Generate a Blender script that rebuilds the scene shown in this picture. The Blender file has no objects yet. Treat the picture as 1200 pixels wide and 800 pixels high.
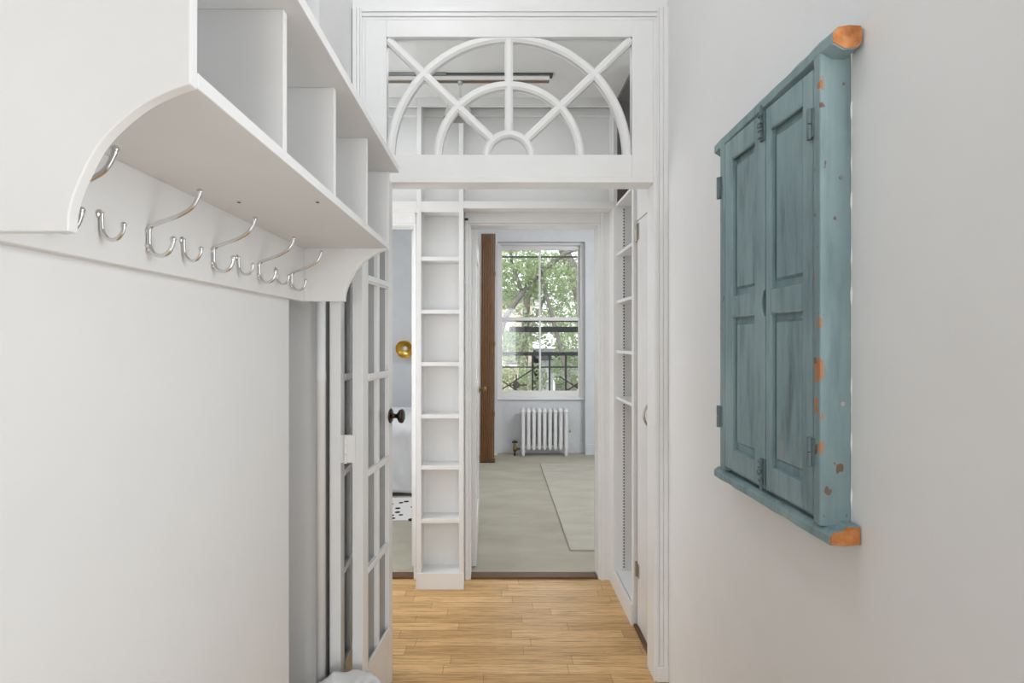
import bpy, bmesh, math, random
from mathutils import Vector, Matrix, noise
random.seed(7)
PI = math.pi
C = bpy.context.scene.collection
S = bpy.context.scene

# ------------------------------------------------------------------ camera, world, lights, exposure
F = 580.0                     # focal length in pixels of the 1200x800 frame
cd = bpy.data.cameras.new('camera'); cam = bpy.data.objects.new('camera', cd); C.objects.link(cam)
cam.location = (0, 0, 1.37); cam.rotation_euler = (PI/2, 0, 0)
cd.sensor_width = 36; cd.lens = 36*F/1200; cd.shift_x = 18/1200; cd.shift_y = -2/1200
cd.clip_start = .02; cd.clip_end = 200
S.camera = cam
S.view_settings.view_transform = 'Standard'; S.view_settings.look = 'None'
S.view_settings.gamma = 1; S.view_settings.use_curve_mapping = False
S.view_settings.exposure = 1.13

w = bpy.data.worlds.new('overcast_sky'); S.world = w; w.use_nodes = True
bg = w.node_tree.nodes['Background']; bg.inputs[0].default_value = (.93, .97, 1, 1); bg.inputs[1].default_value = .88

def area(name, loc, rot, sx, sy, power, color=(1, 1, 1)):
    d = bpy.data.lights.new(name, 'AREA'); d.shape = 'RECTANGLE'; d.size = sx; d.size_y = sy
    d.energy = power; d.color = color
    o = bpy.data.objects.new(name, d); C.objects.link(o); o.location = loc; o.rotation_euler = rot
    return o
COOL = (.945, .975, 1)
area('corridor_rear_fill', (.05, -4.85, 1.6), (PI/2, 0, 0), 1.2, 2.2, 25, COOL)  # added fill behind the camera, standing for no known window
area('corridor_side_fill', (.675, .27, 1.35), (0, PI/2, 0), 1.6, .6, 3.0, COOL)  # added fill against the solid right wall, without a fixture
area('corridor_high_side_fill', (.675, .6, 1.7), (0, PI/2, 0), .9, .5, 1.6, COOL)  # second added fill, higher on the same wall, no lamp there
area('corridor_overhead_fill', (-.35, 1.0, 3.46), (0, 0, 0), .4, .9, 3.2, COOL)  # invented overhead fill; no known ceiling fixture
area('hall_side_fill', (-1.28, 2.45, 1.3), (0, -PI/2, 0), 1.6, .5, 4.8, (.98, .985, 1))  # added fill from the left, brightens the hall's right side
area('hall_ceiling_light', (-.35, 2.33, 2.685), (0, 0, 0), 1.6, .3, 1.4, (.98, .99, 1))
area('bedroom_window_light', (.53, 5.84, 1.65), (-PI/2, 0, 0), .9, 1.6, 1.5, (.90, .955, 1))
area('bedroom_left_fill', (-1.75, 3.7, 2.60), (math.radians(35), 0, math.radians(-15)), 1.3, 1.0, 10, (.985, .985, 1))  # added bedroom fill, not a known ceiling lamp
area('bedroom_right_fill', (1.85, 3.7, 2.60), (math.radians(38), 0, math.radians(22)), .9, 1.2, 20, (.985, .985, 1))  # matching added fill, set clear of the window's reflection
sd = bpy.data.lights.new('sun', 'SUN'); sd.energy = 1.9; sd.angle = .05; sd.color = (1, .95, .86)
so = bpy.data.objects.new('sun', sd); C.objects.link(so); so.location = (0, 0, 20)
so.rotation_euler = (math.radians(42), 0, math.radians(-25))

# ------------------------------------------------------------------ helpers
def px(x, y, Y):
    "the point of the room seen at pixel (x, y), at distance Y from the camera"
    return ((x-582)*Y/F, 1.37-(y-398)*Y/F)

def new(): return bmesh.new()

def box(bm, x0, x1, y0, y1, z0, z1):
    x0, x1 = sorted((x0, x1)); y0, y1 = sorted((y0, y1)); z0, z1 = sorted((z0, z1))
    v = [bm.verts.new((x, y, z)) for z in (z0, z1) for y in (y0, y1) for x in (x0, x1)]
    for f in ((0, 2, 3, 1), (4, 5, 7, 6), (0, 1, 5, 4), (2, 6, 7, 3), (0, 4, 6, 2), (1, 3, 7, 5)):
        bm.faces.new([v[i] for i in f])

def obox(bm, o, ux, uy, x0, x1, y0, y1, z0, z1):
    "box in a frame: origin o, horizontal axes ux, uy"
    n = len(bm.verts); bm.verts.ensure_lookup_table()
    v = []
    for z in (z0, z1):
        for b in (y0, y1):
            for a in (x0, x1):
                p = o + ux*a + uy*b; v.append(bm.verts.new((p.x, p.y, z)))
    fs = [bm.faces.new([v[i] for i in f]) for f in ((0, 2, 3, 1), (4, 5, 7, 6), (0, 1, 5, 4), (2, 6, 7, 3), (0, 4, 6, 2), (1, 3, 7, 5))]
    bmesh.ops.recalc_face_normals(bm, faces=fs)

def prism(bm, poly, fn, a, b):
    "extrude a 2D outline between a and b; fn(u, v, t) -> point"
    A = [bm.verts.new(fn(u, v, a)) for u, v in poly]; B = [bm.verts.new(fn(u, v, b)) for u, v in poly]
    n = len(poly); fs = [bm.faces.new(A), bm.faces.new(B[::-1])]
    for i in range(n): fs.append(bm.faces.new((A[i], B[i], B[(i+1) % n], A[(i+1) % n])))
    bmesh.ops.recalc_face_normals(bm, faces=fs)

def spline(pts, n=6):
    pts = [Vector(p) for p in pts]; out = []
    P = [pts[0]*2-pts[1]] + pts + [pts[-1]*2-pts[-2]]
    for i in range(1, len(P)-2):
        a, b, c, d = P[i-1:i+3]
        for k in range(n):
            t = k/n
            out.append(.5*((2*b)+(c-a)*t+(2*a-5*b+4*c-d)*t*t+(3*b-a-3*c+d)*t**3))
    out.append(pts[-1]); return out

def tube(bm, pts, r, n=10, cap=True):
    pts = [Vector(p) for p in pts]
    R = r if isinstance(r, (list, tuple)) else [r]*len(pts)
    t0 = (pts[1]-pts[0]).normalized()
    up = Vector((0, 0, 1)) if abs(t0.z) < .9 else Vector((1, 0, 0))
    u = t0.cross(up).normalized(); rings = []
    for i, p in enumerate(pts):
        t = (pts[min(i+1, len(pts)-1)]-pts[max(i-1, 0)]).normalized()
        u = (u-t*u.dot(t)).normalized(); v = t.cross(u)
        rings.append([bm.verts.new(p+(u*math.cos(2*PI*k/n)+v*math.sin(2*PI*k/n))*R[i]) for k in range(n)])
    for A, B in zip(rings, rings[1:]):
        for k in range(n): bm.faces.new((A[k], A[(k+1) % n], B[(k+1) % n], B[k]))
    if cap: bm.faces.new(rings[0][::-1]); bm.faces.new(rings[-1])

def lathe(bm, prof, o, ax, n=24):
    "profile of (radius, distance along ax)"
    o = Vector(o); ax = Vector(ax).normalized()
    up = Vector((0, 0, 1)) if abs(ax.z) < .9 else Vector((1, 0, 0))
    u = ax.cross(up).normalized(); v = ax.cross(u); rings = []
    for r, d in prof:
        rings.append([bm.verts.new(o+ax*d+(u*math.cos(2*PI*k/n)+v*math.sin(2*PI*k/n))*max(r, 1e-4)) for k in range(n)])
    for A, B in zip(rings, rings[1:]):
        for k in range(n): bm.faces.new((A[k], B[k], B[(k+1) % n], A[(k+1) % n]))
    bm.faces.new(rings[0]); bm.faces.new(rings[-1][::-1])
    bmesh.ops.recalc_face_normals(bm, faces=bm.faces)

def wall_with_holes(bm, a0, a1, z0, z1, b0, b1, holes, axis='x'):
    "wall slab in the plane along axis with rectangular openings (lo, hi, zlo, zhi)"
    As = sorted({a0, a1, *[h[0] for h in holes], *[h[1] for h in holes]})
    for p, q in zip(As, As[1:]):
        cuts = sorted([(h[2], h[3]) for h in holes if h[0] <= p+1e-6 and h[1] >= q-1e-6])
        z = z0
        for lo, hi in cuts+[(z1, z1)]:
            if lo-z > 1e-4:
                if axis == 'x': box(bm, p, q, b0, b1, z, lo)
                else: box(bm, b0, b1, p, q, z, lo)
            z = max(z, hi)

def rootloc(o):
    l = Vector((0, 0, 0))
    while o: l += o.location; o = o.parent
    return l

def obj(name, bm, m, parent=None, bev=0, smooth=False, at=None, seg=2):
    "link a bmesh given in room coordinates as one mesh object"
    off = rootloc(parent) if parent else Vector((0, 0, 0))
    if at is not None and not parent: off = Vector(at)
    for v in bm.verts: v.co -= off
    me = bpy.data.meshes.new(name); bm.to_mesh(me); bm.free()
    me.materials.append(M[m] if isinstance(m, str) else m)
    o = bpy.data.objects.new(name, me); C.objects.link(o)
    if parent: o.parent = parent
    elif at is not None: o.location = Vector(at)
    if smooth:
        for p in me.polygons: p.use_smooth = True
    if bev:
        b = o.modifiers.new('bevel', 'BEVEL'); b.width = bev; b.segments = seg; b.limit_method = 'ANGLE'; b.angle_limit = .6
    return o

def tag(o, label, cat, group=None, kind=None):
    o['label'] = label; o['category'] = cat
    if group: o['group'] = group
    if kind: o['kind'] = kind
    return o

def thing(name, label, cat, loc=(0, 0, 0), group=None, kind=None):
    o = bpy.data.objects.new(name, None); C.objects.link(o); o.location = loc; o.empty_display_size = .1
    return tag(o, label, cat, group, kind)

def struct(name, bm, m, label, cat, bev=0):
    return tag(obj(name, bm, m, bev=bev), label, cat, kind='structure')

# ------------------------------------------------------------------ materials
M = {}
class G:
    def __init__(s, name):
        s.m = bpy.data.materials.new(name); s.m.use_nodes = True; s.t = s.m.node_tree
        s.b = s.t.nodes['Principled BSDF']; M[name] = s.m; s._c = None
    def n(s, typ, **kw):
        x = s.t.nodes.new(typ)
        for k, v in kw.items():
            if k in x.inputs.keys(): x.inputs[k].default_value = v
            else: setattr(x, k, v)
        return x
    def l(s, a, b): s.t.links.new(a, b)
    def co(s, scale=(1, 1, 1)):
        if not s._c: s._c = s.n('ShaderNodeTexCoord')
        mp = s.n('ShaderNodeMapping'); mp.inputs['Scale'].default_value = scale
        s.l(s._c.outputs['Object'], mp.inputs[0]); return mp.outputs[0]
    def noise(s, scale, vec=(1, 1, 1), detail=4, rough=.55):
        x = s.n('ShaderNodeTexNoise'); x.inputs['Scale'].default_value = scale; x.inputs['Detail'].default_value = detail
        x.inputs['Roughness'].default_value = rough; s.l(s.co(vec), x.inputs['Vector']); return x.outputs['Fac']
    def ramp(s, fac, stops):
        r = s.n('ShaderNodeValToRGB'); e = r.color_ramp.elements
        while len(e) < len(stops): e.new(.5)
        for q, (p, c) in zip(e, stops): q.position = p; q.color = (*c, 1) if len(c) == 3 else c
        s.l(fac, r.inputs[0]); return r.outputs[0]
    def mix(s, fac, a, b, mode='MIX'):
        x = s.n('ShaderNodeMix', data_type='RGBA', blend_type=mode)
        for sock, val in ((x.inputs[0], fac), (x.inputs[6], a), (x.inputs[7], b)):
            if hasattr(val, 'is_linked') or hasattr(val, 'links'): s.l(val, sock)
            elif isinstance(val, (int, float)): sock.default_value = val
            else: sock.default_value = (*val, 1)
        return x.outputs[2]
    def bump(s, h, strength=.2, dist=.002):
        b = s.n('ShaderNodeBump'); b.inputs['Strength'].default_value = strength; b.inputs['Distance'].default_value = dist
        s.l(h, b.inputs['Height']); s.l(b.outputs[0], s.b.inputs['Normal'])
    def base(s, c):
        if hasattr(c, 'links'): s.l(c, s.b.inputs['Base Color'])
        else: s.b.inputs['Base Color'].default_value = (*c, 1)
    def set(s, **kw):
        for k, v in kw.items(): s.b.inputs[k].default_value = v

def paint(name, c, rough=.5, var=.03, bump=.08, scale=6):
    g = G(name); n = g.noise(scale, detail=5)
    lo = tuple(x*(1-var) for x in c); hi = tuple(min(1, x*(1+var)) for x in c)
    g.base(g.ramp(n, [(.3, lo), (.7, hi)])); g.set(Roughness=rough)
    g.bump(g.noise(60, detail=3), bump, .002); return g
paint('wall_paint', (.85, .852, .85), .6, .012)
paint('bedroom_paint', (.72, .745, .77), .7)
paint('ceiling_paint', (.84, .84, .835), .8)
paint('trim_paint', (.86, .86, .855), .35, .02, .05)
paint('shelf_paint', (.83, .827, .82), .42, .02, .05)
paint('door_paint', (.86, .86, .86), .25, .02, .04)
paint('radiator_paint', (.83, .84, .85), .4, .02, .1)
paint('bedding', (.80, .81, .83), .9, .04, .3, 4)
paint('bag_plastic', (.85, .85, .85), .3, .03, .2)
paint('bin_plastic', (.7, .7, .7), .4)
paint('track_paint', (.33, .325, .31), .5)
paint('dark_cavity', (.10, .10, .10), .8)
paint('black_iron', (.022, .025, .026), .6)
paint('tree_bark', (.13, .12, .105), .9, .3, .6, 20)
paint('facade_pale', (.50, .43, .39), .9, .12, .3, 3)
paint('facade_grey', (.44, .44, .45), .9, .1, .3, 3)
paint('roof_dark', (.10, .10, .11), .9)
paint('garden_soil', (.10, .11, .07), .9, .3)
def metal(name, c, rough):
    g = G(name); n = g.noise(30); g.base(g.ramp(n, [(.3, tuple(x*.93 for x in c)), (.7, c)])); g.set(Metallic=1, Roughness=rough)
metal('chrome', (.74, .74, .74), .13); metal('nickel', (.52, .49, .44), .28)
metal('brass', (.80, .56, .16), .32); metal('bronze', (.075, .055, .045), .25); metal('aged_brass', (.24, .15, .07), .45)
metal('dull_steel', (.33, .33, .32), .45)

g = G('window_glass')
tr = g.n('ShaderNodeBsdfTransparent'); gl = g.n('ShaderNodeBsdfGlossy'); gl.inputs['Roughness'].default_value = .02
lw = g.n('ShaderNodeFresnel'); lw.inputs[0].default_value = 1.45; mx = g.n('ShaderNodeMixShader')
tr.inputs[0].default_value = (.97, .98, .98, 1)
g.l(lw.outputs[0], mx.inputs[0]); g.l(tr.outputs[0], mx.inputs[1]); g.l(gl.outputs[0], mx.inputs[2])
g.l(mx.outputs[0], g.t.nodes['Material Output'].inputs[0])

g = G('lightened_glass')  # white diffuse mixed into the glass stands in for light on the panes
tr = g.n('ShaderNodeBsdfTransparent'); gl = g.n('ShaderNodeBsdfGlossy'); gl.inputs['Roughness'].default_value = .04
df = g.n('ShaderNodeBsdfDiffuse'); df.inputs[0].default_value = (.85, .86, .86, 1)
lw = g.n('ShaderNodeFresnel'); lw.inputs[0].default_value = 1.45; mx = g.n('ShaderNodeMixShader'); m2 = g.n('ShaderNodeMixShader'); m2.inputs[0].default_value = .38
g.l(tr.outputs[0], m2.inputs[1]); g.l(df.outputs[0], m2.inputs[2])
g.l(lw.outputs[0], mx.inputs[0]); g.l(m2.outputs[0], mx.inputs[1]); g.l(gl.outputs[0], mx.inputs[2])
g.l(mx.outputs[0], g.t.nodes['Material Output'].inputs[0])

g = G('oak_strip_floor')
sx = g.n('ShaderNodeSeparateXYZ'); g.l(g.co(), sx.inputs[0])
def mth(op, a, b):
    x = g.n('ShaderNodeMath', operation=op)
    for k, v in enumerate((a, b)):
        if isinstance(v, (int, float)): x.inputs[k].default_value = v
        else: g.l(v, x.inputs[k])
    return x.outputs[0]
row = mth('FLOOR', mth('DIVIDE', sx.outputs[1], .0615), 0)
wn = g.n('ShaderNodeTexWhiteNoise', noise_dimensions='1D'); g.l(row, wn.inputs['W'])
cb = g.n('ShaderNodeCombineXYZ'); g.l(mth('ADD', sx.outputs[0], mth('MULTIPLY', wn.outputs['Value'], 1.7)), cb.inputs[0]); g.l(sx.outputs[1], cb.inputs[1])
br = g.n('ShaderNodeTexBrick', offset=.0, offset_frequency=2, squash=1.0)
g.l(cb.outputs[0], br.inputs['Vector'])
for k, v in (('Color1', (.58, .345, .14, 1)), ('Color2', (.84, .55, .26, 1)), ('Mortar', (.22, .125, .055, 1)), ('Scale', 1.0), ('Mortar Size', .0011), ('Mortar Smooth', .3), ('Bias', 0.0), ('Brick Width', .52), ('Row Height', .0615)):
    br.inputs[k].default_value = v
grain = g.noise(14, (1.2, 26, 1), 6, .65)
streak = g.noise(5, (.8, 19, 1), 4, .65)
c = g.mix(.8, br.outputs[0], g.ramp(grain, [(.25, (.62, .58, .52)), (.55, (1, 1, 1)), (.8, (1.12, 1.1, 1.06))]), 'MULTIPLY')
c = g.mix(.9, c, g.ramp(streak, [(.30, (.70, .58, .44)), (.46, (1, 1, 1)), (.7, (1.06, 1.05, 1.04))]), 'MULTIPLY')
dark = g.noise(7, (.55, 21, 1), 5, .7)
c = g.mix(g.ramp(dark, [(.50, (0, 0, 0)), (.62, (.7, .7, .7))]), c, (.24, .14, .058))
pale = g.noise(6, (.7, 17, 1.3), 4, .6)
c = g.mix(g.ramp(pale, [(.56, (0, 0, 0)), (.72, (.6, .6, .6))]), c, (.70, .47, .24))
knots = g.noise(9, (1, 2.6, 1), 2)
c = g.mix(g.ramp(knots, [(.73, (0, 0, 0)), (.80, (.7, .7, .7))]), c, (.16, .09, .04))
g.base(c); g.set(Roughness=.30); g.b.inputs['Specular IOR Level'].default_value = .33; g.bump(br.outputs['Fac'], -.25, .001)

g = G('threshold_wood'); n = g.noise(8, (1.5, 20, 20), 5); g.base(g.ramp(n, [(.3, (.09, .045, .02)), (.7, (.18, .09, .042))])); g.set(Roughness=.45)
g = G('carpet_pile'); a = g.noise(260, detail=3); b = g.noise(2.2, (1, 2.2, 1), 4)
g.base(g.mix(.6, g.ramp(b, [(.32, (.45, .425, .34)), (.68, (.56, .535, .44))]), g.ramp(a, [(.3, (.72, .72, .72)), (.7, (1.15, 1.15, 1.15))]), 'MULTIPLY')); g.set(Roughness=1); g.bump(a, .6, .004)
g = G('rug_pile'); a = g.noise(240, detail=3); b = g.noise(3, (1, 3, 1), 4)
g.base(g.mix(.6, g.ramp(b, [(.32, (.51, .49, .41)), (.68, (.60, .58, .495))]), g.ramp(a, [(.3, (.75, .75, .75)), (.7, (1.15, 1.15, 1.15))]), 'MULTIPLY')); g.set(Roughness=1); g.bump(a, .6, .004)
g = G('spotted_rug'); v = g.n('ShaderNodeTexVoronoi'); v.inputs['Scale'].default_value = 13; v.inputs['Randomness'].default_value = .75
g.l(g.co(), v.inputs['Vector']); g.base(g.ramp(v.outputs['Distance'], [(.27, (.012, .012, .014)), (.31, (.80, .79, .77))])); g.set(Roughness=.95)
g = G('screen_wood'); n = g.noise(7, (22, 22, 1.2), 6, .6); g.base(g.ramp(n, [(.28, (.12, .055, .02)), (.6, (.235, .115, .045)), (.8, (.30, .155, .065))])); g.set(Roughness=.42)
g = G('sawn_wood'); n = g.noise(38, (1, 1, 1), 6, .6); g.base(g.ramp(n, [(.3, (.34, .11, .03)), (.55, (.60, .235, .07)), (.78, (.70, .36, .17))])); g.set(Roughness=.7); g.bump(n, .5, .003)
g = G('leaf_green'); oi = g.noise(1.7, detail=2); n2 = g.noise(9, detail=2)
c = g.mix(.5, g.ramp(oi, [(.3, (.19, .28, .12)), (.7, (.38, .45, .25))]), g.ramp(n2, [(.3, (.22, .30, .15)), (.7, (.50, .55, .36))]))
g.base(c); g.set(Roughness=.6)
trn = g.n('ShaderNodeBsdfTranslucent'); g.l(c, trn.inputs[0]); mx = g.n('ShaderNodeMixShader'); mx.inputs[0].default_value = .45
g.l(g.b.outputs[0], mx.inputs[1]); g.l(trn.outputs[0], mx.inputs[2]); g.l(mx.outputs[0], g.t.nodes['Material Output'].inputs[0])
g = G('canvas_white'); n = g.noise(20); g.base(g.ramp(n, [(.3, (.78, .78, .77)), (.7, (.84, .84, .83))])); g.set(Roughness=.4)

def worn_blue(name, tone=1.0, grime=.5, edge=False, fl=.655):
    g = G(name)
    big = g.noise(5, (1, 1, .45), 5, .6); fine = g.noise(30, (1, 1, .12), 6, .65); flake = g.noise(22, (1, 1, .35), 7, .7)
    k = tone
    c = g.ramp(big, [(.3, (.165*k, .240*k, .258*k)), (.5, (.215*k, .305*k, .322*k)), (.72, (.275*k, .37*k, .38*k))])
    c = g.mix(grime, c, g.ramp(fine, [(.28, (.42, .42, .42)), (.5, (.95, .96, .96)), (.75, (1.12, 1.1, 1.08))]), 'MULTIPLY')
    c = g.mix(g.ramp(flake, [(fl, (0, 0, 0)), (fl+.035, (.75, .75, .75))]), c, (.34, .34, .30))
    chip = g.noise(15, (1.4, 1.4, .5), 4, .5)
    c = g.mix(g.ramp(chip, [(.725, (0, 0, 0)), (.745, (1, 1, 1))]), c, (.42, .20, .08))
    if edge:                      # bare orange wood where the front corner is rubbed
        sp = g.n('ShaderNodeSeparateXYZ'); g.l(g.co(), sp.inputs[0])
        e = g.ramp(sp.outputs[0], [(0, (1, 1, 1)), (1, (0, 0, 0))])
        mr = g.n('ShaderNodeMapRange'); mr.inputs[1].default_value = -.0575; mr.inputs[2].default_value = -.0525; mr.inputs[3].default_value = 1; mr.inputs[4].default_value = 0
        g.l(sp.outputs[0], mr.inputs[0])
        rub = g.ramp(g.noise(24, (.7, .7, .8), 4), [(.575, (0, 0, 0)), (.60, (1, 1, 1))])
        my = g.n('ShaderNodeMapRange'); my.inputs[1].default_value = -.206; my.inputs[2].default_value = -.200; my.inputs[3].default_value = 1; my.inputs[4].default_value = 0
        g.l(sp.outputs[1], my.inputs[0])
        ml = g.mix(1.0, g.mix(1.0, mr.outputs[0], rub, 'MULTIPLY'), my.outputs[0], 'MULTIPLY')
        c = g.mix(ml, c, (.42, .19, .075))
        spots = g.ramp(g.noise(46, (1, 1, .55), 2, .4), [(.69, (0, 0, 0)), (.71, (1, 1, 1))])
        c = g.mix(spots, c, (.17, .11, .075))
    g.base(c); g.set(Roughness=.55); g.bump(fine, .35, .0025)
worn_blue('worn_blue_paint', 1.05); worn_blue('worn_blue_carcass', 1.06, edge=True); worn_blue('worn_blue_door', 1.24, .65); worn_blue('worn_blue_panel', 1.22, .9, fl=.60); worn_blue('worn_blue_metal', .62, .8)

# ------------------------------------------------------------------ the setting
YP = 1.987          # face of the portal casing
YW = 2.0            # portal wall
XL, XR = -.585, .688
YH = 2.838          # hall's far wall
YB = 5.886          # bedroom's far wall
CZ = 3.50; HZ = 2.70

bm = new(); box(bm, -1.32, 1.0, -5.0, 2.86, -.1, 0)
struct('floor', bm, 'oak_strip_floor', 'honey coloured oak strip floor running through the hall', 'floor')
bm = new(); box(bm, -2.7, 2.4, 2.885, 6.2, -.1, .004)
struct('floor_bedroom', bm, 'carpet_pile', 'grey green wall to wall carpet in the bedroom', 'carpet')
bm = new(); box(bm, XL-.4, XR+.02, -5, YW, CZ, CZ+.1)
struct('ceiling_corridor', bm, 'ceiling_paint', 'white ceiling over the corridor', 'ceiling')
bm = new(); box(bm, -1.4, 1.1, 2.075, YH, HZ, HZ+.3)
struct('ceiling_hall', bm, 'ceiling_paint', 'pale ceiling of the hall seen through the fanlight', 'ceiling')
bm = new(); box(bm, -2.7, 2.4, 2.93, 6.2, HZ, HZ+.3)
struct('ceiling_bedroom', bm, 'ceiling_paint', 'white ceiling over the bedroom', 'ceiling')

# left corridor wall with a rounded corner where the recess for the folded door begins
bm = new()
poly = [(-.98, -5.0), (XL, -5.0)]
r = .02; ye = 1.410
for k in range(7):
    a = k/6*PI/2; poly.append((XL-r+r*math.cos(a), ye-r+r*math.sin(a)))
poly.append((-.98, ye))
prism(bm, poly, lambda u, v, t: (u, v, t), 0, CZ)
struct('wall_left', bm, 'wall_paint', 'grey white left wall carrying the coat shelf', 'wall')
bm = new(); box(bm, -.98, -.582, 1.62, YW, 0, CZ); box(bm, -.98, -.90, 1.41, 1.62, 0, CZ)
struct('wall_left_recess', bm, 'wall_paint', 'side wall of the recess behind the folded glazed door', 'wall')
bm = new(); box(bm, XR, XR+.1, -5, YW+.07, 0, CZ)
struct('wall_right', bm, 'wall_paint', 'pale grey right wall carrying the blue shuttered cabinet', 'wall')
bm = new(); wall_with_holes(bm, -.98, XR+.1, 0, CZ, -5.1, -5.0, [(-.45, .55, .9, 2.5)])
struct('wall_rear', bm, 'wall_paint', 'wall behind the camera with a window opening', 'wall')

# portal wall
oL, oR = px(424, 0, YP)[0], px(770, 0, YP)[0]
zTop = px(0, 22, YP)[1]; zBar = px(0, 207, YP)[1]; zHead = px(0, 213.5, YP)[1]
bm = new(); wall_with_holes(bm, -1.4, XR, 0, CZ, YW, YW+.075, [(oL, oR, 0, zTop)])
struct('wall_portal', bm, 'wall_paint', 'wall around the fanlight portal at the end of the corridor', 'wall')
# casing
bm = new()
cL, cR, cT = px(413, 0, YP)[0], px(783, 0, YP)[0], px(0, 8, YP)[1]
def steps(bm, a, b, horiz):
    for (p, q, d) in ((0, .42, .017), (.42, .75, .012), (.75, 1, .007)):
        yield a+(b-a)*p, a+(b-a)*q, d
for a, b, d in steps(bm, cL, oL, 0): box(bm, a, b, YW-d, YW+.001, 0, cT-(a-cL)*0)
for a, b, d in steps(bm, cR, oR, 0): box(bm, a, b, YW-d, YW+.001, 0, cT)
for a, b, d in steps(bm, cT, zTop, 1): box(bm, oL, oR, YW-d, YW+.001, a, b)
box(bm, cR+.0, oR-.002, YW-.021, YW, 0, .06)
struct('trim_1', bm, 'trim_paint', 'white moulded casing around the fanlight portal', 'trim', .002)
bm = new()
box(bm, oR-.012, oR, YP, YW+.08, 0, zBar); box(bm, oL, oL+.012, YP, YW+.08, 0, zBar)
box(bm, oL+.012, oR-.012, YP+.002, YW+.08, zHead, zBar)
box(bm, oL, oL+.012, YP+.004, YW+.08, zBar, zTop); box(bm, oR-.012, oR, YP+.004, YW+.08, zBar, zTop)
struct('trim_2', bm, 'trim_paint', 'white jamb and head bar lining the portal under the fanlight', 'trim', .002)

# fanlight
fan = thing('window_2', 'white fanlight with arched bars and spokes above the portal', 'fanlight', ((oL+oR)/2, YP+.02, zBar), kind='structure')
gL, gR = px(452.5, 0, YP)[0], px(741.5, 0, YP)[0]; gT, gB = px(0, 42, YP)[1], px(0, 180.5, YP)[1]
bm = new()
y0, y1 = YP+.006, YP+.046
box(bm, oL+.012, gL, y0, y1, zBar, zTop); box(bm, gR, oR-.012, y0, y1, zBar, zTop)
box(bm, gL, gR, y0, y1, gT, zTop); box(bm, gL, gR, y0, y1, zBar, gB)
obj('frame', bm, 'trim_paint', fan, .002)
s = YP/F; cx = px(596.5, 0, YP)[0]; cz = px(0, 181, YP)[1]
def arch(R, wdt):
    bm = new(); n = 48; rows = []
    prof = [(-wdt/2, .034), (-wdt/2, .012), (-wdt*.22, .004), (wdt*.22, .004), (wdt/2, .012), (wdt/2, .034)]
    for k in range(n+1):
        a = PI*k/n; row = []
        for dr, dy in prof:
            rr = R+dr
            x = min(max(cx+rr*math.cos(a), gL-.004), gR+.004); z = min(cz+rr*math.sin(a), gT+.006)
            row.append(bm.verts.new((x, y0+dy, max(z, gB-.002))))
        rows.append(row)
    for A, B in zip(rows, rows[1:]):
        for i in range(len(prof)):
            j = (i+1) % len(prof)
            bm.faces.new((A[i], A[j], B[j], B[i]))
    bm.faces.new(rows[0]); bm.faces.new(rows[-1])
    bmesh.ops.recalc_face_normals(bm, faces=bm.faces)
    return obj('arched_bar', bm, 'trim_paint', fan)
R1, R2, R3 = 140*s, 84*s, 26.5*s
for R, wd in ((R1, .034), (R2, .033), (R3, .030)): arch(R, wd)
def spoke(x0, z0, x1, z1, wd=.033):
    bm = new(); a = Vector((x0, 0, z0)); b = Vector((x1, 0, z1)); t = (b-a).normalized(); nn = Vector((-t.z, 0, t.x))
    prof = [(-wd/2, .0345), (-wd/2, .0125), (-wd*.22, .0045), (wd*.22, .0045), (wd/2, .0125), (wd/2, .0345)]
    prism(bm, prof, lambda u, v, q: tuple(a+(b-a)*q+nn*u+Vector((0, y0+v, 0))), 0, 1)
    obj('spoke', bm, 'trim_paint', fan)
spoke(cx, cz+R3, cx, gT)
d = .7071
for sx, ex in ((-1, gL), (1, gR)):
    spoke(cx+sx*R3*d, cz+R3*d, ex-sx*.004, gT-.004)
bm = new(); box(bm, gL-.005, gR+.005, y0+.018, y0+.022, gB-.005, gT+.005); obj('pane', bm, 'window_glass', fan)

# hall walls
bm = new(); box(bm, -1.45, -1.32, 2.075, YH, 0, HZ)
struct('wall_hall_left', bm, 'wall_paint', 'left end wall of the hall', 'wall')
bm = new(); box(bm, .70, 1.1, 2.075, 2.37, 0, HZ); box(bm, .672, .70, 2.075, 2.37, 1.94, HZ)
box(bm, .90, 1.1, 2.37, YH, 0, HZ)
struct('wall_hall_right', bm, 'trim_paint', 'white right wall of the hall above and behind the closet door', 'wall')
d2L, d2R = -1.22, -.462; d3L, d3R = px(549.5, 0, YH)[0], px(703, 0, YH)[0]; dH = px(0, 262, YH)[1]
bm = new(); wall_with_holes(bm, -2.7, 2.4, 0, HZ, YH, 2.93, [(d2L, d2R, 0, dH), (d3L, d3R, 0, dH)])
struct('wall_hall_far', bm, 'trim_paint', 'white far wall of the hall with two bedroom doorways', 'wall')
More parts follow.
